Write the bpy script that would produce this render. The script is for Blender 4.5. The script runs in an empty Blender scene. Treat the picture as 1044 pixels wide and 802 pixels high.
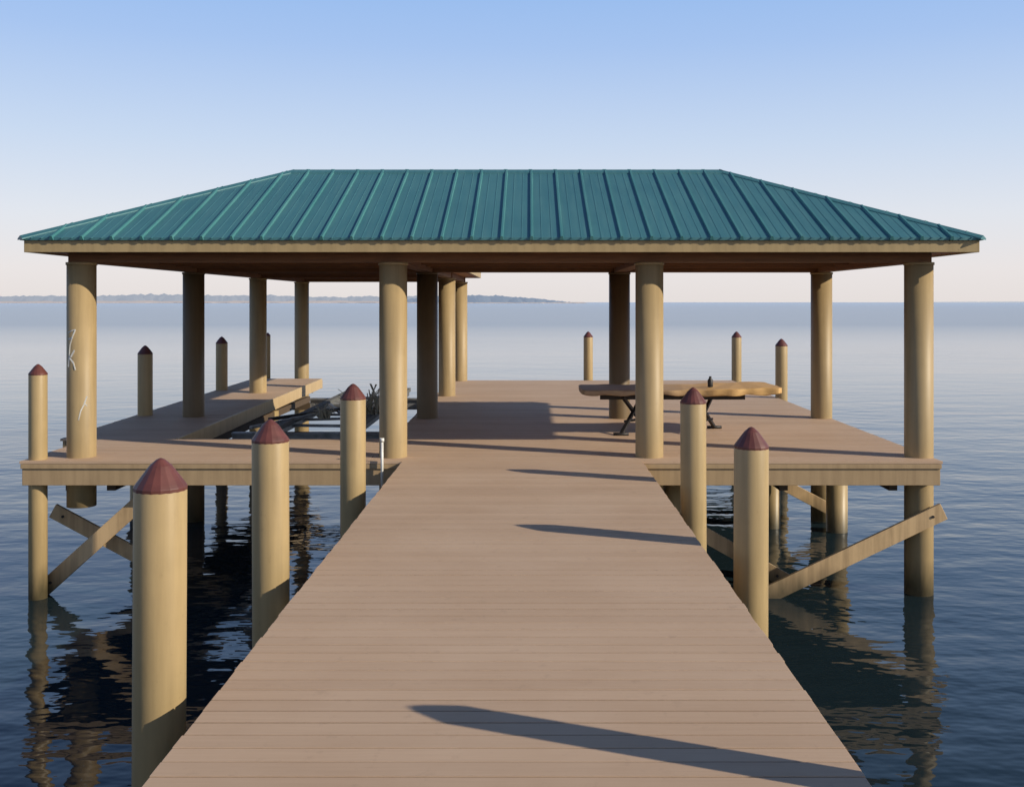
import bpy, bmesh, math, random
from mathutils import Vector, Matrix
random.seed(7)
S = bpy.context.scene
C = S.collection
R = math.radians
WZ = -1.55            # water level (deck top is z = 0)
EYE = 1.75
BW = .122             # board pitch

# ------------------------------------------------------------------ materials
def new_mat(name):
    m = bpy.data.materials.new(name); m.use_nodes = True
    nt = m.node_tree; nt.nodes.clear()
    out = nt.nodes.new('ShaderNodeOutputMaterial'); b = nt.nodes.new('ShaderNodeBsdfPrincipled')
    nt.links.new(b.outputs[0], out.inputs[0])
    return m, nt, b
def N(nt, t, **kw):
    n = nt.nodes.new(t)
    for k, v in kw.items(): setattr(n, k, v)
    return n
def L(nt, a, b): nt.links.new(a, b)
def sock(nt, v, i):
    if hasattr(v, 'links'): L(nt, v, i)
    else: i.default_value = v
def mth(nt, op, a, b=0.0, clamp=False):
    n = N(nt, 'ShaderNodeMath', operation=op); n.use_clamp = clamp
    sock(nt, a, n.inputs[0]); sock(nt, b, n.inputs[1]); return n.outputs[0]
def mixc(nt, f, a, b, mode='MIX'):
    n = N(nt, 'ShaderNodeMix', data_type='RGBA', blend_type=mode)
    sock(nt, f, n.inputs[0]); sock(nt, a, n.inputs[6]); sock(nt, b, n.inputs[7]); return n.outputs[2]
def pos(nt, sc=(1, 1, 1), obj=False):
    if obj: o = N(nt, 'ShaderNodeTexCoord').outputs['Object']
    else: o = N(nt, 'ShaderNodeNewGeometry').outputs['Position']
    m = N(nt, 'ShaderNodeMapping'); m.inputs['Scale'].default_value = sc
    L(nt, o, m.inputs[0]); return m.outputs[0]
def noise(nt, vec, scale, detail=4, rough=.55):
    n = N(nt, 'ShaderNodeTexNoise'); n.inputs['Scale'].default_value = scale
    n.inputs['Detail'].default_value = detail; n.inputs['Roughness'].default_value = rough
    L(nt, vec, n.inputs['Vector']); return n.outputs['Fac']
def rng(nt, v, a, b, c=0, d=1):
    n = N(nt, 'ShaderNodeMapRange'); sock(nt, v, n.inputs[0])
    for i, x in zip((1, 2, 3, 4), (a, b, c, d)): n.inputs[i].default_value = x
    return n.outputs[0]
def bump(nt, h, st, dist, bs):
    n = N(nt, 'ShaderNodeBump'); n.inputs['Strength'].default_value = st; n.inputs['Distance'].default_value = dist
    L(nt, h, n.inputs['Height']); L(nt, n.outputs[0], bs.inputs['Normal'])
def c4(c): return (c[0], c[1], c[2], 1)

def deck_mat():
    m, nt, b = new_mat('composite_decking')
    g = N(nt, 'ShaderNodeNewGeometry').outputs['Position']
    s = N(nt, 'ShaderNodeSeparateXYZ'); L(nt, g, s.inputs[0])
    idx = mth(nt, 'FLOOR', mth(nt, 'DIVIDE', mth(nt, 'SUBTRACT', s.outputs[1], -4.0), BW))
    wn = N(nt, 'ShaderNodeTexWhiteNoise', noise_dimensions='1D'); L(nt, idx, wn.inputs['W'])
    base = mixc(nt, wn.outputs[0], c4((.465, .322, .215)), c4((.525, .37, .25)))
    streak = noise(nt, pos(nt, (1.2, 40, 1)), 1.6, 5, .65)
    base = mixc(nt, rng(nt, streak, .3, .75, 0, .26), base, c4((.29, .185, .12)))
    blot = noise(nt, pos(nt, (1, 1, 1)), .9, 5, .6)
    base = mixc(nt, rng(nt, blot, .40, .75, 0, .32), base, c4((.62, .47, .345)))
    dirt = noise(nt, pos(nt, (1, 1, 1)), 9, 4, .65)
    base = mixc(nt, rng(nt, dirt, .60, .8, 0, .28), base, c4((.17, .12, .09)))
    # darker line along the board edges, strength varies per board
    fy = mth(nt, 'FRACT', mth(nt, 'DIVIDE', mth(nt, 'SUBTRACT', s.outputs[1], -4.0), BW))
    ed = mth(nt, 'MAXIMUM', mth(nt, 'LESS_THAN', fy, .02), mth(nt, 'GREATER_THAN', fy, .915))
    wn2 = N(nt, 'ShaderNodeTexWhiteNoise', noise_dimensions='1D'); L(nt, mth(nt, 'ADD', idx, 500.5), wn2.inputs['W'])
    base = mixc(nt, mth(nt, 'MULTIPLY', ed, rng(nt, wn2.outputs[0], 0, 1, .08, .42)), base, c4((.15, .10, .07)))
    L(nt, base, b.inputs['Base Color']); b.inputs['Roughness'].default_value = .72
    b.inputs['Specular IOR Level'].default_value = .25
    bump(nt, noise(nt, pos(nt, (3, 90, 3)), 2, 3), .35, .003, b)
    return m
def paint_mat(name, col, dark, streak=.35, rough=.5, marine=True, blot=.25):
    m, nt, b = new_mat(name)
    v = noise(nt, pos(nt, (9, 9, .5)), 1.3, 5, .6)
    base = mixc(nt, rng(nt, v, .40, .72, 0, streak), c4(col), c4(dark))
    v2 = noise(nt, pos(nt, (1, 1, 1)), 4, 5)
    base = mixc(nt, rng(nt, v2, .45, .8, 0, blot), base, c4([x * 1.3 for x in col]))
    v3 = noise(nt, pos(nt, (1, 1, .6)), 22, 5, .7)
    base = mixc(nt, rng(nt, v3, .62, .74, 0, .35), base, c4([x * .45 for x in col]))
    s = N(nt, 'ShaderNodeSeparateXYZ'); L(nt, N(nt, 'ShaderNodeNewGeometry').outputs['Position'], s.inputs[0])
    if marine:
        wob = mth(nt, 'MULTIPLY', noise(nt, pos(nt, (5, 5, 1)), 1.5, 4), .4)
        h = mth(nt, 'SUBTRACT', s.outputs[2], wob)
        base = mixc(nt, rng(nt, h, WZ - .15, WZ + .2, .85, 0), base, c4((.04, .036, .02)))
    L(nt, base, b.inputs['Base Color']); b.inputs['Roughness'].default_value = rough
    b.inputs['Specular IOR Level'].default_value = .35
    bump(nt, noise(nt, pos(nt, (1, 1, 1)), 30, 3), .25, .002, b)
    return m
def wood_mat(name, a, c, sc=(2, 25, 25), rough=.7):
    m, nt, b = new_mat(name)
    v = noise(nt, pos(nt, sc), 1.5, 6, .65)
    base = mixc(nt, rng(nt, v, .3, .7, 0, 1), c4(a), c4(c))
    v2 = noise(nt, pos(nt), 2.5, 3)
    base = mixc(nt, rng(nt, v2, .5, .8, 0, .3), base, c4([x * .5 for x in a]))
    L(nt, base, b.inputs['Base Color']); b.inputs['Roughness'].default_value = rough
    bump(nt, v, .3, .003, b)
    return m
def table_mat():
    m, nt, b = new_mat('weathered_table_wood')
    s = N(nt, 'ShaderNodeSeparateXYZ'); L(nt, N(nt, 'ShaderNodeNewGeometry').outputs['Position'], s.inputs[0])
    v = noise(nt, pos(nt, (2.5, 12, 12)), 1.5, 6, .7)
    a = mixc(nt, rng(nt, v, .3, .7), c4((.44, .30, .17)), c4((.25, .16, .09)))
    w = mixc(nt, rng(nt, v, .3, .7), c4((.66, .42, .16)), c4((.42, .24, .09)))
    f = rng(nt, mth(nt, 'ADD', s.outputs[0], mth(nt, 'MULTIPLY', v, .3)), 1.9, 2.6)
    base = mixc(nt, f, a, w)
    L(nt, base, b.inputs['Base Color']); b.inputs['Roughness'].default_value = .7
    bump(nt, v, .5, .01, b)
    return m
def ceiling_mat():
    m, nt, b = new_mat('stained_ceiling_boards')
    s = N(nt, 'ShaderNodeSeparateXYZ'); L(nt, N(nt, 'ShaderNodeNewGeometry').outputs['Position'], s.inputs[0])
    q = mth(nt, 'DIVIDE', s.outputs[0], .3)
    wn = N(nt, 'ShaderNodeTexWhiteNoise', noise_dimensions='1D'); L(nt, mth(nt, 'FLOOR', q), wn.inputs['W'])
    base = mixc(nt, wn.outputs[0], c4((.32, .125, .040)), c4((.43, .18, .060)))
    line = mth(nt, 'LESS_THAN', mth(nt, 'FRACT', q), .05)
    base = mixc(nt, line, base, c4((.05, .025, .014)))
    L(nt, base, b.inputs['Base Color']); b.inputs['Roughness'].default_value = .6
    return m
def metal_roof(name, c0, c1, c2):
    m, nt, b = new_mat(name)
    s = N(nt, 'ShaderNodeSeparateXYZ'); L(nt, N(nt, 'ShaderNodeNewGeometry').outputs['Position'], s.inputs[0])
    wn = N(nt, 'ShaderNodeTexWhiteNoise', noise_dimensions='1D')
    L(nt, mth(nt, 'FLOOR', mth(nt, 'DIVIDE', s.outputs[0], .981)), wn.inputs['W'])
    v = noise(nt, pos(nt, (1, 1, 1)), 1.1, 4)
    base = mixc(nt, rng(nt, v, .3, .7, 0, 1), c4(c0), c4(c1))
    base = mixc(nt, mth(nt, 'MULTIPLY', wn.outputs[0], .2), base, c4([x * .8 for x in c0]))
    st = noise(nt, pos(nt, (16, .8, .8)), 1.5, 5, .65)
    base = mixc(nt, rng(nt, st, .42, .75, 0, .4), base, c4(c2))
    L(nt, base, b.inputs['Base Color'])
    L(nt, rng(nt, st, .3, .8, .38, .55), b.inputs['Roughness'])
    b.inputs['Metallic'].default_value = .1
    bump(nt, noise(nt, pos(nt, (6, 2, 2)), 1, 2), .2, .01, b)
    return m
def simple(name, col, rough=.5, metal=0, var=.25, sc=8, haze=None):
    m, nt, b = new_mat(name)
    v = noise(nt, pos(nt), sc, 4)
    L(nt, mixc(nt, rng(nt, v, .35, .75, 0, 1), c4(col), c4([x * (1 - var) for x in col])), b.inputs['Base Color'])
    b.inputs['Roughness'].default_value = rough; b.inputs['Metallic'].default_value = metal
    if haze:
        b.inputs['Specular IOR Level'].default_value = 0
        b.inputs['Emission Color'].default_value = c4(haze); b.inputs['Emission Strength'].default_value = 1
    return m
def water_mat():
    m, nt, b = new_mat('rippled_water')
    b.inputs['IOR'].default_value = 1.333
    s = N(nt, 'ShaderNodeSeparateXYZ'); L(nt, N(nt, 'ShaderNodeNewGeometry').outputs['Position'], s.inputs[0])
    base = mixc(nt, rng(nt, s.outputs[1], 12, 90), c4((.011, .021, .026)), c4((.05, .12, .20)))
    base = mixc(nt, rng(nt, s.outputs[1], 90, 1500), base, c4((.11, .24, .42)))  # haze over distance painted into the far water's base colour
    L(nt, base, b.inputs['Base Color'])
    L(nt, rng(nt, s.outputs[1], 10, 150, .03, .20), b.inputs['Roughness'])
    n1 = noise(nt, pos(nt, (.55, 1.0, 1)), .9, 2, .5)
    n2 = noise(nt, pos(nt, (.8, 1.25, 1)), 3.2, 2, .5)
    n3 = noise(nt, pos(nt, (.25, 1.0, 1)), .12, 2, .5)
    gust = rng(nt, noise(nt, pos(nt, (.35, 1, 1)), .045, 3), .35, .65, .3, 1.0)
    h = mth(nt, 'ADD', mth(nt, 'MULTIPLY', n1, .105), mth(nt, 'MULTIPLY', n2, .030))
    h = mth(nt, 'ADD', mth(nt, 'MULTIPLY', h, gust), mth(nt, 'MULTIPLY', n3, .16))
    n = N(nt, 'ShaderNodeBump'); n.inputs['Distance'].default_value = 1
    L(nt, rng(nt, s.outputs[1], 6, 35, .85, .25), n.inputs['Strength'])
    L(nt, h, n.inputs['Height']); L(nt, n.outputs[0], b.inputs['Normal'])
    return m

M = dict(
    deck=deck_mat(),
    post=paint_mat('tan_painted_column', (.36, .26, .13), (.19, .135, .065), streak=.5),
    shadepost=paint_mat('shade_toned_column', (.15, .105, .055), (.085, .06, .03), streak=.5),  # same columns in a darker tone, roof shade put into the colour
    pile=paint_mat('tan_piling_sleeve', (.385, .28, .14), (.20, .145, .07), rough=.42, streak=.5),
    cap=simple('maroon_cap', (.135, .043, .035), .45, 0, .4, 12),
    fascia=paint_mat('tan_fascia_paint', (.39, .275, .155), (.21, .14, .075), marine=False, streak=.5),
    eave=paint_mat('tan_eave_paint', (.38, .28, .14), (.22, .155, .075), marine=False, streak=.5),
    edge=paint_mat('pale_deck_edge', (.52, .38, .21), (.32, .22, .11), marine=False, streak=.5),  # sunlight on the finger deck's edge put into a paler tan
    brace=paint_mat('weathered_brace_wood', (.56, .39, .21), (.24, .155, .08), streak=.7),
    joist=wood_mat('dark_joist_wood', (.12, .08, .045), (.07, .045, .027)),
    beam=wood_mat('brown_beam_wood', (.23, .11, .042), (.13, .06, .027)),
    ceil=ceiling_mat(),
    roof=metal_roof('teal_metal_roof', (.044, .150, .172), (.056, .180, .198), (.10, .23, .245)),
    seam=metal_roof('lighter_green_roof_seam', (.050, .185, .19), (.065, .225, .222), (.12, .27, .27)),
    alu=simple('dull_aluminium', (.30, .30, .30), .45, .5, .5, 6),
    dark=simple('dark_metal', (.03, .028, .028), .5, .4),
    bunk=simple('grey_bunk_carpet', (.13, .13, .125), .9),
    pvc=simple('white_plastic', (.75, .74, .70), .4),
    chalk=simple('white_scrape', (.70, .68, .62), .8),
    table=table_mat(),
    twig=simple('pale_dry_fronds', (.36, .33, .25), .85),
    water=water_mat(),
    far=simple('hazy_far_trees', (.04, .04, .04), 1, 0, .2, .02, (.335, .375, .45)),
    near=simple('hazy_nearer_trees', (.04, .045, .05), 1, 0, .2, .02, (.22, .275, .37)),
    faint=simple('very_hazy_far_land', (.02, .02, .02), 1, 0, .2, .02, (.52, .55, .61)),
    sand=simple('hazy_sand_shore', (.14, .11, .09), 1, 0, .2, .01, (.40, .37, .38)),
)

# ------------------------------------------------------------------ mesh helpers
def box(bm, x0, x1, y0, y1, z0, z1):
    v = [bm.verts.new((x, y, z)) for z in (z0, z1) for y in (y0, y1) for x in (x0, x1)]
    for f in ((0, 2, 3, 1), (4, 5, 7, 6), (0, 1, 5, 4), (2, 6, 7, 3), (0, 4, 6, 2), (1, 3, 7, 5)):
        bm.faces.new([v[i] for i in f])
def bar(bm, p, q, w, h, up=(0, 0, 1)):
    p = Vector(p); q = Vector(q); d = (q - p).normalized()
    side = d.cross(Vector(up))
    if side.length < 1e-4: side = d.cross(Vector((0, 1, 0)))
    side.normalize(); u = side.cross(d).normalized()
    vs = []
    for e in (p, q):
        for a, b_ in ((-1, -1), (1, -1), (1, 1), (-1, 1)):
            vs.append(bm.verts.new(e + side * a * w / 2 + u * b_ * h / 2))
    for f in ((0, 1, 2, 3), (7, 6, 5, 4), (0, 4, 5, 1), (1, 5, 6, 2), (2, 6, 7, 3), (3, 7, 4, 0)):
        bm.faces.new([vs[i] for i in f])
def lathe(bm, cx, cy, prof, n=36, caps=True, smooth=True):
    rings = []
    for r, z in prof:
        rings.append([bm.verts.new((cx + r * math.cos(2 * math.pi * (i + .5) / n), cy + r * math.sin(2 * math.pi * (i + .5) / n), z)) for i in range(n)])
    for a, b_ in zip(rings, rings[1:]):
        for i in range(n):
            j = (i + 1) % n
            f = bm.faces.new((a[i], a[j], b_[j], b_[i])); f.smooth = smooth
    if caps:
        bm.faces.new(rings[0][::-1]); bm.faces.new(rings[-1])
def tube(bm, p, q, r, n=10):
    p = Vector(p); q = Vector(q); d = (q - p).normalized()
    a = d.orthogonal().normalized(); b_ = d.cross(a)
    rs = [[bm.verts.new(e + (a * math.cos(2 * math.pi * i / n) + b_ * math.sin(2 * math.pi * i / n)) * r) for i in range(n)] for e in (p, q)]
    for i in range(n):
        j = (i + 1) % n
        f = bm.faces.new((rs[0][i], rs[0][j], rs[1][j], rs[1][i])); f.smooth = True
    bm.faces.new(rs[0][::-1]); bm.faces.new(rs[1])
def mesh(name, bm, mat, parent=None, org=(0, 0, 0), bevel=0, mat2=None):
    """vertices are given in world space; the object origin sits at org"""
    bmesh.ops.recalc_face_normals(bm, faces=bm.faces)
    o0 = Vector(org)
    for v in bm.verts: v.co -= o0
    me = bpy.data.meshes.new(name); bm.to_mesh(me); bm.free(); me.materials.append(mat)
    if mat2: me.materials.append(mat2)
    o = bpy.data.objects.new(name, me); C.objects.link(o)
    if parent: o.parent = parent; o.location = o0 - Vector(parent.location)
    else: o.location = o0
    if bevel:
        md = o.modifiers.new('edge', 'BEVEL'); md.width = bevel; md.segments = 2; md.limit_method = 'ANGLE'
    return o
def tag(o, label=None, cat=None, group=None, kind=None):
    for k, v in (('label', label), ('category', cat), ('group', group), ('kind', kind)):
        if v: o[k] = v
    return o
def thing(name, label, cat, loc=(0, 0, 0), group=None):
    o = bpy.data.objects.new(name, None); C.objects.link(o); o.location = loc; o.empty_display_size = .2
    return tag(o, label, cat, group)
def B(): return bmesh.new()

# ------------------------------------------------------------------ decking
def boards(x0, x1, y0, y1, jit=.004):
    bm = B(); k0 = math.ceil((y0 + 4.0) / BW - 1e-6); y = -4.0 + k0 * BW
    if y - y0 > .02: box(bm, x0, x1, y0, y - .004, -.03, 0)
    while y < y1 - .01:
        e = min(y + BW - random.uniform(.0055, .0085), y1)
        dz = random.uniform(-.0018, .0)
        box(bm, x0 + random.uniform(-jit, jit), x1 + random.uniform(-jit, jit), y, e, -.03, dz)
        y += BW
    return bm
WX0, WX1, YF, YB = -1.404, 1.242, 11.34, 23.1
PX0, SL0, SL1, PX1 = -5.62, -4.55, -1.78, 4.55
wk = thing('dock_walkway', 'long tan plank walkway leading straight out to the covered platform', 'walkway', (-.08, 4, 0))
mesh('decking', boards(WX0, WX1, -4.0, YF - .003), M['deck'], wk, (-.08, 4, 0), .002)
for x in (WX0 + .03, WX1 - .07):
    bm = B(); box(bm, x, x + .04, -4, YF - .01, -.27, -.033); mesh('side_beam', bm, M['fascia'], wk, (x, 4, -.15))
bm = B(); box(bm, -.1, -.04, -4, YF - .01, -.27, -.033); mesh('centre_beam', bm, M['joist'], wk, (-.07, 4, -.15))
for y in (4.83, 7.15, 10.1, 2.2, 0):
    bm = B(); box(bm, WX0 - .18, WX1 + .2, y - .17, y - .125, -.50, -.275); mesh('cross_beam', bm, M['joist'], wk, (0, y, -.4))

pf = thing('dock_platform', 'wide tan plank platform with a boat slip cut into its left side', 'dock platform', (0, 17, 0))
o = (0, 17, 0)
mesh('main_decking', boards(SL1, PX1, YF, YB), M['deck'], pf, o, .002)
mesh('front_decking', boards(PX0, SL1 - .004, YF, 13.2), M['deck'], pf, o, .002)
FX = -6.02
def ramp(y): return .09 * (y - 13.2) / 9.2          # the finger deck climbs very slightly outward
fb = boards(FX, SL0, 13.205, 22.4)
for v in fb.verts: v.co.z += ramp(v.co.y)
mesh('finger_decking', fb, M['deck'], pf, o, .002)
def fas(x0, x1, y0, y1, z0=-.27, z1=-.033, nm='fascia_board', mt='fascia'):
    bm = B(); box(bm, x0, x1, y0, y1, z0, z1); mesh(nm, bm, M[mt], pf, ((x0 + x1) / 2, (y0 + y1) / 2, z1), .004)
def rfas(x0, x1, z0, z1, mt):
    bm = B(); ys = (13.23, 22.34); rg = []
    for y in ys: rg.append([bm.verts.new((x, y, z + ramp(y))) for x, z in ((x0, z0), (x1, z0), (x1, z1), (x0, z1))])
    for a, b_ in zip(rg, rg[1:]):
        for i in range(4): bm.faces.new((a[i], a[(i + 1) % 4], b_[(i + 1) % 4], b_[i]))
    bm.faces.new(rg[0][::-1]); bm.faces.new(rg[-1])
    mesh('fascia_board', bm, M[mt], pf, ((x0 + x1) / 2, 17.5, z1), .004)
fas(PX0 + .02, WX0 - .006, YF + .02, YF + .06); fas(WX1 + .006, PX1 - .02, YF + .02, YF + .06)
fas(PX1 - .06, PX1 - .02, YF + .063, YB - .06); fas(SL1 + .02, PX1 - .02, YB - .058, YB - .02)
fas(SL1 + .02, SL1 + .06, 13.2, YB - .06); fas(PX0 + .02, PX0 + .06, YF + .063, 13.17)
fas(SL0 + .01, SL1 - .01, 13.14, 13.18)
rfas(SL0 + .006, SL0 + .05, -.20, .004, 'edge'); rfas(FX + .02, FX + .06, -.2, -.033, 'fascia')
fas(FX + .02, SL0 + .05, 22.343, 22.38, -.12, .056, mt='edge')
fas(PX0 + .01, WX0 - .008, YF + .002, YF + .018, -.085, -.033, 'trim_strip'); fas(WX1 + .008, PX1 - .01, YF + .002, YF + .018, -.085, -.033, 'trim_strip')
y = 12.1
while y < YB - .4:
    fas(SL1 + .07, PX1 - .07, y, y + .045, -.22, -.034, 'joist', 'joist'); y += .8
y = 13.9
while y < 22.2:
    fas(FX + .07, SL0 - .06, y, y + .045, -.18, -.034, 'joist', 'joist'); y += .8
for x in (-5.25, -4.78, -1.66, -.2, 1.5, 2.9, 4.15):
    y1 = 22.2 if x < -4 else YB - .1
    fas(x - .05, x + .05, YF + .42, y1, -.40, -.275, 'stringer', 'joist')
for y in (15.45, 19.2, 22.1):
    fas(SL1 + .03, 4.4, y - .05, y + .05, -.56, -.405, 'bearer_beam', 'joist')
    fas(FX + .1, SL0 - .15, y - .05, y + .05, -.56, -.405, 'bearer_beam', 'joist')

# ------------------------------------------------------------------ pavilion
XE0, XE1, YE0, YE1, YE2, XE2 = -5.56, 4.95, 11.23, 16.07, 23.47, -1.08
ZE, SP = 2.455, .425
pv = thing('roofed_pavilion', 'open boathouse pavilion with green ribbed metal hip roof on round tan columns', 'pavilion', (-.3, 15.6, 0))
rows = (11.7, 15.6, 19.3, 23.0)
cols = (-5.09, -1.55, 1.36, 4.42)
posts = [(x, y) for y in rows[:2] for x in cols] + [(x, y) for y in rows[2:] for x in cols[:2]]
for x, y in posts:
    bm = B(); r = .158
    first = (x, y) == (cols[0], rows[0])
    zb = -.56 if first else -3.6
    mt = 'shadepost' if y == rows[1] and x < 2 else 'post'
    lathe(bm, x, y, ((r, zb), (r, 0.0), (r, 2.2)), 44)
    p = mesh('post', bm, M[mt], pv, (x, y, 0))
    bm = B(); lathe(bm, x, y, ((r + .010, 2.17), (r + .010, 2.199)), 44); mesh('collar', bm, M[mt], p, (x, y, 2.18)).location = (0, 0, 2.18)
    if first:
        p['label'] = 'tan column with white scrape marks'
        def cyl(px, py):      # spot on the column surface from its sideways offset and height
            a = (px - 83) * .011; a = max(-.14, min(.14, a)); ang = math.asin(a / .16)
            return Vector((x + .1605 * math.sin(ang), y - .1605 * math.cos(ang), EYE - (py - 308) * .011))
        rd = random.Random(4)
        upper = [[(75, 339), (79, 337), (83, 336), (80, 343), (77, 352), (76, 364), (75, 374)], [(75, 346), (80, 344)],
                 [(82, 357), (78, 364)], [(76, 364), (81, 370), (83, 377)]]
        lower = [[(93, 404), (91, 412), (88, 419), (86, 428)], [(91, 411), (93, 414)]]
        for strokes, zc in ((upper, 1.2), (lower, .6)):
            bm = B()
            for sk in strokes:
                for a, b_ in zip(sk, sk[1:]):
                    bar(bm, cyl(*a), cyl(*b_), rd.uniform(.010, .020), .004, up=(0, 1, 0))
            mk = mesh('scrape_mark', bm, M['chalk'], p, (x, y, zc)); mk.location = (0, 0, zc)
def part(nm, mt, x0, x1, y0, y1, z0, z1, bev=.004):
    bm = B(); box(bm, x0, x1, y0, y1, z0, z1); return mesh(nm, bm, M[mt], pv, ((x0 + x1) / 2, (y0 + y1) / 2, z0), bev)
zb0, zb1 = 2.2, 2.308
for y in rows[:2]: part('header_beam', 'beam', -5.2, 4.53, y - .1, y + .1, zb0, zb1)
for y in rows[2:]: part('header_beam', 'beam', -5.2, -1.44, y - .1, y + .1, zb0, zb1)
for x in cols:
    rr = rows if x < 0 else rows[:2]
    for a, b_ in zip(rr, rr[1:]): part('side_beam', 'beam', x - .09, x + .09, a + .102, b_ - .102, zb0, zb1)
y = 12.6
while y < 15.3:
    part('ceiling_joist', 'beam', -4.98, 4.3, y - .03, y + .03, 2.255, 2.309); y += .65
y = 16.3
while y < 22.8:
    part('ceiling_joist', 'beam', -4.98, -1.66, y - .03, y + .03, 2.255, 2.309); y += .65
bm = B(); box(bm, XE0 + .07, XE1 - .07, YE0 + .07, YE1 - .07, 2.31, 2.33); box(bm, XE0 + .07, XE2 - .07, YE1 - .07, YE2 - .07, 2.3105, 2.3305)
mesh('ceiling', bm, M['ceil'], pv, (-.3, 15.6, 2.31))
i0, i1 = .03, .065; f0, f1 = 2.295, 2.425
part('eave_fascia', 'eave', XE0 + i0, XE1 - i0, YE0 + i0, YE0 + i1, f0, f1)
part('eave_fascia', 'eave', XE0 + i0, XE0 + i1, YE0 + i1, YE2 - i1, f0, f1)
part('eave_fascia', 'eave', XE1 - i1, XE1 - i0, YE0 + i1, YE1 - i1, f0, f1)
part('eave_fascia', 'eave', XE2 - i0, XE1 - i0, YE1 - i1, YE1 - i0, f0, f1)
part('eave_fascia', 'eave', XE2 - i1, XE2 - i0, YE1 - i0, YE2 - i1, f0, f1)
part('eave_fascia', 'eave', XE0 + i0, XE2 - i0, YE2 - i1, YE2 - i0, f0, f1)
def Z(h): return ZE + SP * h
hm = (YE1 - YE0) / 2; hw = (XE2 - XE0) / 2; ym = YE0 + hm; xm = XE0 + hw
A_, B_, C_, D_, E_, F_ = [(XE0, YE0, ZE), (XE1, YE0, ZE), (XE1, YE1, ZE), (XE2, YE1, ZE), (XE2, YE2, ZE), (XE0, YE2, ZE)]
R1 = (XE0 + hm, ym, Z(hm)); R2 = (XE1 - hm, ym, Z(hm)); K = (xm, YE1 - hw, Z(hw)); G = (xm, YE2 - hw, Z(hw))
def roof_face(pts, e0, e1, inward):
    bm = B()
    P = [Vector(p) for p in pts]
    top = [bm.verts.new(p) for p in P]; bot = [bm.verts.new(p - Vector((0, 0, .03))) for p in P]
    bm.faces.new(top); bm.faces.new(bot[::-1]); n = len(P)
    for i in range(n):
        j = (i + 1) % n; bm.faces.new((top[i], bot[i], bot[j], top[j]))
    e0 = Vector(e0); e1 = Vector(e1); u = (e1 - e0).normalized(); iv = Vector(inward)
    q = [((p - e0).dot(u), (p - e0).dot(iv)) for p in P]
    mn = min(t[0] for t in q); mx = max(t[0] for t in q)
    step = .327; cnt = int((mx - mn) / step); off = mn + ((mx - mn) - cnt * step) / 2
    nrm = Vector((0, 0, 1)) - iv * SP; nrm.normalize(); sd = Vector((0, 0, SP)) + iv
    for kk in range(cnt + 1):
        for sub, (w, h) in ((0, (.022, .024)), (.109, (.009, .003)), (.218, (.009, .003))):
            a = off + kk * step + sub
            hits = []
            for i in range(n):
                (a0, b0), (a1, b1) = q[i], q[(i + 1) % n]
                if (a0 - a) * (a1 - a) < 0: hits.append(b0 + (b1 - b0) * (a - a0) / (a1 - a0))
            if len(hits) < 2: continue
            s0, s1 = min(hits), max(hits)
            if s1 - s0 < .08: continue
            s0 -= .022 if s0 < .01 else 0
            if sub == 0: s1 += .012
            vs = []
            for s in (s0, s1):
                c = e0 + u * a + sd * s
                lo = -.022 if sub == 0 and s == s0 else -.004
                for (du, dn) in ((-w, lo), (w, lo), (w * .5, h), (-w * .5, h)): vs.append(bm.verts.new(c + u * du + nrm * dn))
            for f in ((0, 1, 2, 3), (7, 6, 5, 4), (0, 4, 5, 1), (1, 5, 6, 2), (2, 6, 7, 3), (3, 7, 4, 0)):
                fc = bm.faces.new([vs[t] for t in f]); fc.material_index = 1 if sub == 0 else 0
    return mesh('roof_slope', bm, M['roof'], pv, e0, mat2=M['seam'])
roof_face((A_, B_, R2, R1), A_, B_, (0, 1, 0))
roof_face((B_, C_, R2), B_, C_, (-1, 0, 0))
roof_face((C_, D_, K, R1, R2), C_, D_, (0, -1, 0))
roof_face((A_, R1, K, G, F_), F_, A_, (1, 0, 0))
roof_face((D_, E_, G, K), D_, E_, (-1, 0, 0))
roof_face((E_, F_, G), E_, F_, (0, -1, 0))
# low folded caps along hips and ridges
for a, b_, tw in ((A_, R1, .07), (B_, R2, .07), (C_, R2, .07), (R1, R2, .10), (R1, K, .08), (K, G, .10), (G, F_, .07), (G, E_, .07)):
    bm = B(); a = Vector(a); b_ = Vector(b_); d = (b_ - a).normalized()
    side = d.cross(Vector((0, 0, 1))).normalized(); rings = []
    drop = tw * (SP if tw == .10 else SP * .72)
    for q in (a, b_ + d * .02):
        rings.append([bm.verts.new(q + v) for v in (-side * tw - Vector((0, 0, drop + .004)), -side * tw + Vector((0, 0, .012 - drop)), Vector((0, 0, .022)), side * tw + Vector((0, 0, .012 - drop)), side * tw - Vector((0, 0, drop + .004)))])
    for i in range(5): bm.faces.new((rings[0][i], rings[0][(i + 1) % 5], rings[1][(i + 1) % 5], rings[1][i]))
    bm.faces.new(rings[0]); bm.faces.new(rings[-1][::-1])
    mesh('ridge_cap', bm, M['roof'], pv, a)

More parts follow.
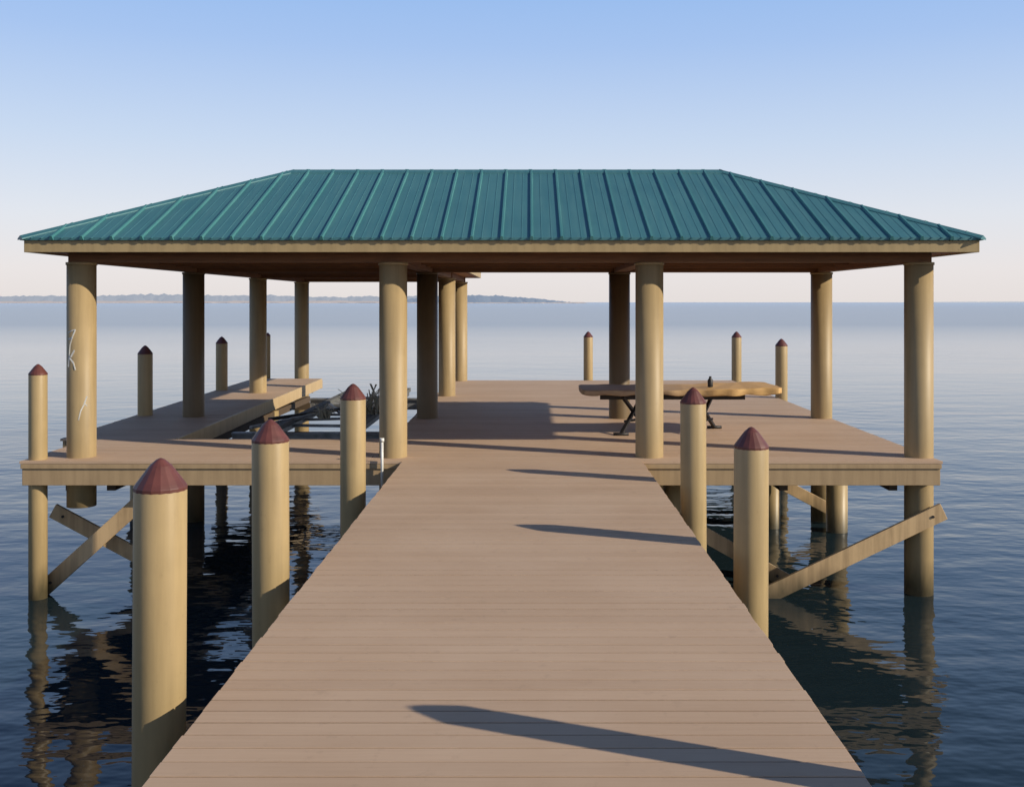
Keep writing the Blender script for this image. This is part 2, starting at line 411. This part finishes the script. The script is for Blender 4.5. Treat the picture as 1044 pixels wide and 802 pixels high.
# ------------------------------------------------------------------ mooring pilings
def piling(x, y, tip, r, label, group, zb=-3.6, lean=(0, 0)):
    t = thing('mooring_piling', label, 'piling', (x, y, WZ), group)
    ch = r * 1.25
    bm = B(); lathe(bm, x, y, ((r * 1.01, zb), (r, tip - ch), (r * .97, tip - ch + .01)), 40); mesh('shaft', bm, M['pile'], t, (x, y, WZ))
    bm = B(); f = ch - .02
    lathe(bm, x, y, ((r + .001, tip - ch), (r + .002, tip - ch + .018), (r * .92, tip - ch + .018 + f * .13), (r * .42, tip - f * .26), (r * .16, tip - f * .05), (r * .04, tip)), 18, smooth=False)
    mesh('cap', bm, M['cap'], t, (x, y, tip - ch), .002)
    t.rotation_euler = (R(lean[0]), R(lean[1]), 0)
    return t
gw = 'capped pilings along the walkway'; ge = 'capped pilings around the platform edge'
piling(-1.744, 4.83, 1.02, .120, 'nearest capped piling at the left edge of the walkway, largest in the photo', gw, lean=(0, .3))
piling(-1.744, 6.96, .96, .123, 'second capped piling from the viewer along the left edge of the walkway', gw, lean=(0, -.2))
piling(-1.744, 10.17, .946, .125, 'third capped piling on the left of the walkway, just before the boat slip', gw)
piling(1.585, 7.40, .855, .123, 'nearer of the two capped pilings beside the right edge of the walkway', gw, lean=(0, .2))
piling(1.60, 10.03, .92, .125, 'farther capped piling on the right of the walkway, just before the platform corner', gw, lean=(0, -.2))
piling(1.97, 3.44, 1.25, .10, 'capped piling outside the right of the photo, casting the long near shadow', gw)
piling(-5.49, 11.50, 1.06, .098, 'leftmost capped piling, rising through the front left corner of the platform', ge)
piling(-5.88, 15.75, 1.09, .11, 'capped piling on the left finger deck between the first and second left columns', ge)
piling(-5.92, 19.8, 1.09, .11, 'capped piling far along the left finger deck, right of the second left column', ge)
piling(-5.85, 23.0, 1.07, .06, 'thin far capped piling beyond the end of the left finger deck', ge)
piling(1.32, 23.22, 1.09, .105, 'capped piling at the middle of the platform far edge, left of the rear column', ge)
piling(4.66, 23.2, 1.09, .11, 'capped piling at the far right corner of the platform', ge)
piling(4.62, 18.9, 1.08, .11, 'capped piling midway on the right platform edge, left of the right rear column', ge)

# ------------------------------------------------------------------ support piles and braces
def sp(x, y, r, label, top=-.27):
    bm = B(); lathe(bm, x, y, ((r, -3.6), (r, top)), 32)
    tag(mesh('support_pile', bm, M['pile'], None, (x, y, WZ)), label, 'pile', 'support piles under the platform')
sp(-4.25, 11.78, .13, 'support pile under the front left deck, behind the nearest left piling')
sp(2.55, 11.80, .13, 'support pile under the front right deck, where the long brace ends')
sp(1.66, 11.85, .12, 'support pile under the inner corner of the right deck beside the walkway')
sp(4.43, 14.85, .15, 'thick support pile behind the long brace, left of the front right column foot')
sp(3.55, 15.1, .12, 'support pile deep in the shade under the right deck, left of the thick one', -.27)
sp(-4.80, 19.2, .12, 'support pile under the far half of the left finger deck')
sp(-5.95, 15.6, .1, 'support pile at the outer edge of the left finger deck', -.47)
sp(.2, 15.4, .14, 'support pile under the middle of the main deck')
sp(2.9, 19.3, .12, 'support pile under the far right part of the deck')
def brace(p, q, label, w=.17):
    bm = B(); bar(bm, p, q, .045, w); c = [(a + b_) / 2 for a, b_ in zip(p, q)]
    ob = mesh('cross_brace', bm, M['brace'], None, c, .005)
    tag(ob, label, 'brace', 'timber braces below the deck')
    for e, s in ((p, 1), (q, -1)):
        d = (Vector(q) - Vector(p)).normalized() * s * .14; cc = Vector(e) + d
        bm = B(); tube(bm, cc + Vector((0, -.035, 0)), cc + Vector((0, .03, 0)), .016, 8); mesh('bolt', bm, M['dark'], ob, cc)
brace((2.35, 11.5, -1.66), (4.62, 11.5, -.58), 'long sunlit diagonal brace under the right deck running down to the water', .19)
brace((1.45, 12.0, -.62), (3.0, 12.0, -1.5), 'shaded brace sloping down right behind the right walkway piling')
brace((-5.50, 11.622, -1.50), (-4.15, 11.622, -.28), 'brace rising to the right between the two front left piles')
brace((-5.52, 11.93, -.66), (-4.1, 11.93, -1.42), 'brace falling to the right between the two front left piles')
brace((3.1, 15.3, -.6), (4.6, 15.3, -1.4), 'shaded rear brace below the right deck beside the thick pile')
brace((-6.0, 15.4, -1.4), (-4.5, 15.4, -.5), 'shaded rear brace below the left finger deck')
brace((-4.9, 19.0, -.5), (-4.1, 19.0, -1.3), 'short dark brace deep under the far left finger deck')

# ------------------------------------------------------------------ boat lift in the slip
bl = thing('boat_lift', 'low grey metal boat lift cradle in the slip between the left columns', 'boat lift', (-3.1, 17.5, -.3))
def lp(nm, mt, fn, c):
    bm = B(); fn(bm); return mesh(nm, bm, M[mt], bl, c)
for y in (14.9, 20.2):
    def cb(bm, y=y):
        box(bm, -4.3, -1.9, y - .07, y + .07, -.16, -.13); box(bm, -4.3, -1.9, y - .012, y + .012, -.32, -.16); box(bm, -4.3, -1.9, y - .07, y + .07, -.35, -.32)
    lp('cradle_beam', 'alu', cb, (-3.1, y, -.2))
for x in (-3.55, -2.45):
    lp('bunk', 'bunk', lambda bm, x=x: box(bm, x - .05, x + .05, 14.3, 20.8, -.05, .02), (x, 17.5, 0))
    lp('bunk_rail', 'alu', lambda bm, x=x: box(bm, x - .03, x + .03, 14.4, 20.7, -.127, -.053), (x, 17.5, -.05))
for k in range(7):
    y = 15.4 + k * .75
    lp('cross_bar', 'alu', lambda bm, y=y: bar(bm, (-3.52, y, -.09), (-2.48, y + (.25 if k % 2 else -.1), -.09), .05, .04), (-3.1, y, -.05))
lp('diagonal_rail', 'alu', lambda bm: bar(bm, (-3.9, 14.4, .0), (-2.4, 18.0, .06), .045, .04), (-3, 17, .1))
lp('diagonal_rail', 'alu', lambda bm: bar(bm, (-2.3, 14.2, .0), (-3.3, 17.0, .06), .045, .04), (-3, 16, .1))
lp('diagonal_rail', 'dark', lambda bm: bar(bm, (-3.9, 15.4, .0), (-2.9, 16.3, .07), .05, .05), (-3.3, 15.8, .1))
rd = random.Random(3)
for cx, cy, sc, lb in ((-2.45, 16.0, 1.0, 'pale spiky clump of dry fronds lying on the boat lift'), (-3.05, 15.3, .5, 'smaller pale tangle of dry fronds at the left of the boat lift')):
    bm = B()
    for k in range(int(75 * sc)):
        a = rd.uniform(0, 2 * math.pi); e = rd.uniform(.1, 1.1); ln = rd.uniform(.30, .60) * sc
        p = Vector((cx + rd.uniform(-.14, .14) * sc, cy + rd.uniform(-.14, .14) * sc, .02))
        q = p + Vector((math.cos(a) * math.cos(e), math.sin(a) * math.cos(e), math.sin(e))) * ln
        mid = (p + q) / 2 + Vector((0, 0, .05))
        bar(bm, p, mid, .026, .006); bar(bm, mid, q, .016, .005)
    tag(mesh('dry_fronds', bm, M['twig'], None, (cx, cy, .02)), lb, 'fronds')

bm = B(); tube(bm, (-1.62, 11.30, -.28), (-1.62, 11.30, .24), .016, 14); lathe(bm, -1.62, 11.30, ((.024, .22), (.024, .26)), 14)
tag(mesh('pipe', bm, M['pvc'], None, (-1.62, 11.30, -.28)), 'short white pipe standing at the inner front column of the boat slip', 'pipe')

# ------------------------------------------------------------------ table
tb = thing('outdoor_table', 'long low weathered wooden table on crossed dark legs, partly behind the right centre column', 'table', (1.9, 13.9, 0))
yf = lambda x: 13.44 - .05 * max(0, min(1, (x - 2.1) / .4)) + .010 * math.sin(x * 9) + .008 * math.sin(x * 23)
yb = lambda x: 14.42 + .05 * max(0, min(1, (x - 2.1) / .4)) + .006 * math.sin(x * 8)
xs = [.72 + 2.52 * i / 60 for i in range(61)]
ol = [(x, yf(x)) for x in xs] + [(3.30, 13.47), (3.315, 13.75), (3.29, 14.1), (3.29, 14.40)] + [(x, yb(x)) for x in reversed(xs)] + [(.68, 14.3), (.67, 13.92), (.68, 13.55)]
bm = B(); zt = lambda x: .60 + max(0, x - 2.0) * .03
b0 = [bm.verts.new((x, y, zt(x) - .068 - .02 * max(0, min(1, (x - 2.0) / .5)) - .010 * math.sin(x * 17))) for x, y in ol]; t0 = [bm.verts.new((x, y, zt(x) + .005 * math.sin(x * 13))) for x, y in ol]
bm.faces.new(b0[::-1]); bm.faces.new(t0)
for i in range(len(ol)):
    f = bm.faces.new((b0[i], b0[(i + 1) % len(ol)], t0[(i + 1) % len(ol)], t0[i])); f.smooth = True
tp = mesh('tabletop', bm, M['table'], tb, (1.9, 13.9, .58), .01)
bm = B(); box(bm, .95, 2.9, 13.86, 13.94, .44, .50); mesh('support_rail', bm, M['dark'], tb, (1.6, 13.9, .5))
for x in (1.40, 2.36):
    for s in (-1, 1):
        bm = B(); bar(bm, (x - .2 * s, 13.9 - .38 * s, .02), (x + .17 * s, 13.9 + .28 * s, .50), .045, .035); mesh('leg', bm, M['dark'], tb, (x, 13.9, 0))
        bm = B(); tube(bm, (x - .2 * s - .1, 13.9 - .38 * s, .02), (x - .2 * s + .1, 13.9 - .38 * s, .02), .02); mesh('foot_bar', bm, M['dark'], tb, (x, 13.9 - .38 * s, 0))
    bm = B(); bar(bm, (x - .13, 13.75, .16), (x + .13, 14.05, .16), .03, .03); mesh('leg_brace', bm, M['dark'], tb, (x, 13.9, .16))
bm = B(); zz = zt(2.42) + .004
lathe(bm, 2.42, 13.8, ((.034, zz), (.036, zz + .01), (.036, zz + .09), (.018, zz + .115), (.016, zz + .14)), 18)
tag(mesh('bottle', bm, M['dark'], None, (2.42, 13.8, zz)), 'small dark upright bottle standing on the right part of the wooden table', 'bottle')

# ------------------------------------------------------------------ water and far shore
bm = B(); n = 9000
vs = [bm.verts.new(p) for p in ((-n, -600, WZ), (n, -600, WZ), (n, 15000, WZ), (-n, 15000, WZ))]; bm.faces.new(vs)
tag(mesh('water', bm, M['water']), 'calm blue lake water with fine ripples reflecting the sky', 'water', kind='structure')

def X(px, D): return (px - 540) / 1050 * D
def clump(bm, c, sx, sy, sz, rd):
    r = bmesh.ops.create_icosphere(bm, subdivisions=2, radius=1)
    for v in r['verts']:
        k = 1 + rd.uniform(-.1, .1)
        v.co = Vector((c[0] + v.co.x * sx * k, c[1] + v.co.y * sy * k, c[2] + v.co.z * sz * k))
def treeline(mat, D, px0, px1, hf, label, seed, wide=1):
    bm = B(); rd = random.Random(seed); px = px0
    while px < px1:
        h = hf(px) * D / 1050 * rd.uniform(.86, 1.06)
        clump(bm, (X(px, D), D + rd.uniform(-60, 60), WZ), h * rd.uniform(.8, 1.7) * wide, h * 1.2, h * .95, rd)
        px += rd.uniform(1.0, 2.2)
    tag(mesh('far_treeline', bm, M[mat]), label, 'trees', kind='stuff')
def h1(px): return (8.0 + .9 * math.sin(px * .016 - 1.2) + .5 * math.sin(px * .051)) * (1 if px < 440 else max(.3, 1 - (px - 440) / 170))
def h2(px):
    t = min(1, max(0, (px - 395) / 200)); return max(1.2, 8.6 * math.sin(math.pi * t ** .8))
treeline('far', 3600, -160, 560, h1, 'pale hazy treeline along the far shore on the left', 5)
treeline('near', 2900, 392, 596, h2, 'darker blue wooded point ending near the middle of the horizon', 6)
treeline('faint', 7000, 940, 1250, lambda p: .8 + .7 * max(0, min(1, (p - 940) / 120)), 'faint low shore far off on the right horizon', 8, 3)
def shore(name, D, px0, px1, dep, hz):
    bm = B(); rd = random.Random(2); rows_ = []
    for j, (dy, z) in enumerate(((0, -.3), (.15, .5), (1, 1))):
        rows_.append([bm.verts.new((X(px0 + (px1 - px0) * i / 60, D) , D + dep * dy + rd.uniform(-20, 20), WZ + hz * z * (rd.uniform(.7, 1.2) if z > 0 else 1) * (1 if 0 < i < 60 else .1))) for i in range(61)])
    for a, b_ in zip(rows_, rows_[1:]):
        for i in range(60): bm.faces.new((a[i], a[i + 1], b_[i + 1], b_[i]))
    tag(mesh(name, bm, M['sand']), None, None, kind='structure')
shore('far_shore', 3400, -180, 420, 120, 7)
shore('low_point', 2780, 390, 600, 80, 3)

# ------------------------------------------------------------------ sky, sun, camera
W = bpy.data.worlds.new('World'); S.world = W; W.use_nodes = True
nt = W.node_tree; nt.nodes.clear()
out = nt.nodes.new('ShaderNodeOutputWorld')
EL = 24.9; az = math.atan2(.925, -.38)
sky = N(nt, 'ShaderNodeTexSky', sky_type='NISHITA'); sky.sun_disc = False
sky.sun_elevation = R(EL); sky.sun_rotation = az; sky.dust_density = 1.5; sky.ozone_density = 2
b1 = N(nt, 'ShaderNodeBackground'); b1.inputs[1].default_value = .08; L(nt, sky.outputs[0], b1.inputs[0])
tc = N(nt, 'ShaderNodeTexCoord'); sx = N(nt, 'ShaderNodeSeparateXYZ'); L(nt, tc.outputs['Generated'], sx.inputs[0])
cr = N(nt, 'ShaderNodeValToRGB'); L(nt, sx.outputs[2], cr.inputs[0])
st = [(0, (.88, .82, .80)), (.03, (.90, .85, .85)), (.08, (.82, .85, .92)), (.15, (.63, .75, .94)), (.24, (.42, .60, .94)), (.30, (.33, .54, .93)), (.45, (.13, .25, .52)), (.7, (.06, .12, .28)), (1, (.04, .09, .24))]
el = cr.color_ramp.elements
el[0].position, el[0].color = st[0][0], c4(st[0][1]); el[1].position, el[1].color = 1, c4(st[-1][1])
for p, c in st[1:-1]:
    e = el.new(p); e.color = c4(c)
b2 = N(nt, 'ShaderNodeBackground'); L(nt, cr.outputs[0], b2.inputs[0])
mx = N(nt, 'ShaderNodeMixShader'); mx.inputs[0].default_value = .88
L(nt, b1.outputs[0], mx.inputs[1]); L(nt, b2.outputs[0], mx.inputs[2]); L(nt, mx.outputs[0], out.inputs[0])

sl = bpy.data.lights.new('sun', 'SUN'); sl.energy = 5.0; sl.angle = R(.5); sl.color = (1, .90, .73)
so = bpy.data.objects.new('sun', sl); C.objects.link(so)
d = Vector((-.925 * math.cos(R(EL)), .38 * math.cos(R(EL)), -math.sin(R(EL))))
so.rotation_euler = d.to_track_quat('-Z', 'Y').to_euler(); so.location = (20, -10, 15)

cd = bpy.data.cameras.new('camera'); cam = bpy.data.objects.new('camera', cd); C.objects.link(cam)
cam.location = (0, 0, EYE); cam.rotation_euler = (R(90), 0, 0)
cd.sensor_width = 36; cd.lens = 36 * 1050 / 1044; cd.shift_x = -18 / 1044; cd.shift_y = -93 / 1044
cd.clip_end = 30000; cd.clip_start = .05
S.camera = cam
S.view_settings.view_transform = 'Standard'; S.view_settings.look = 'None'; S.view_settings.exposure = 0
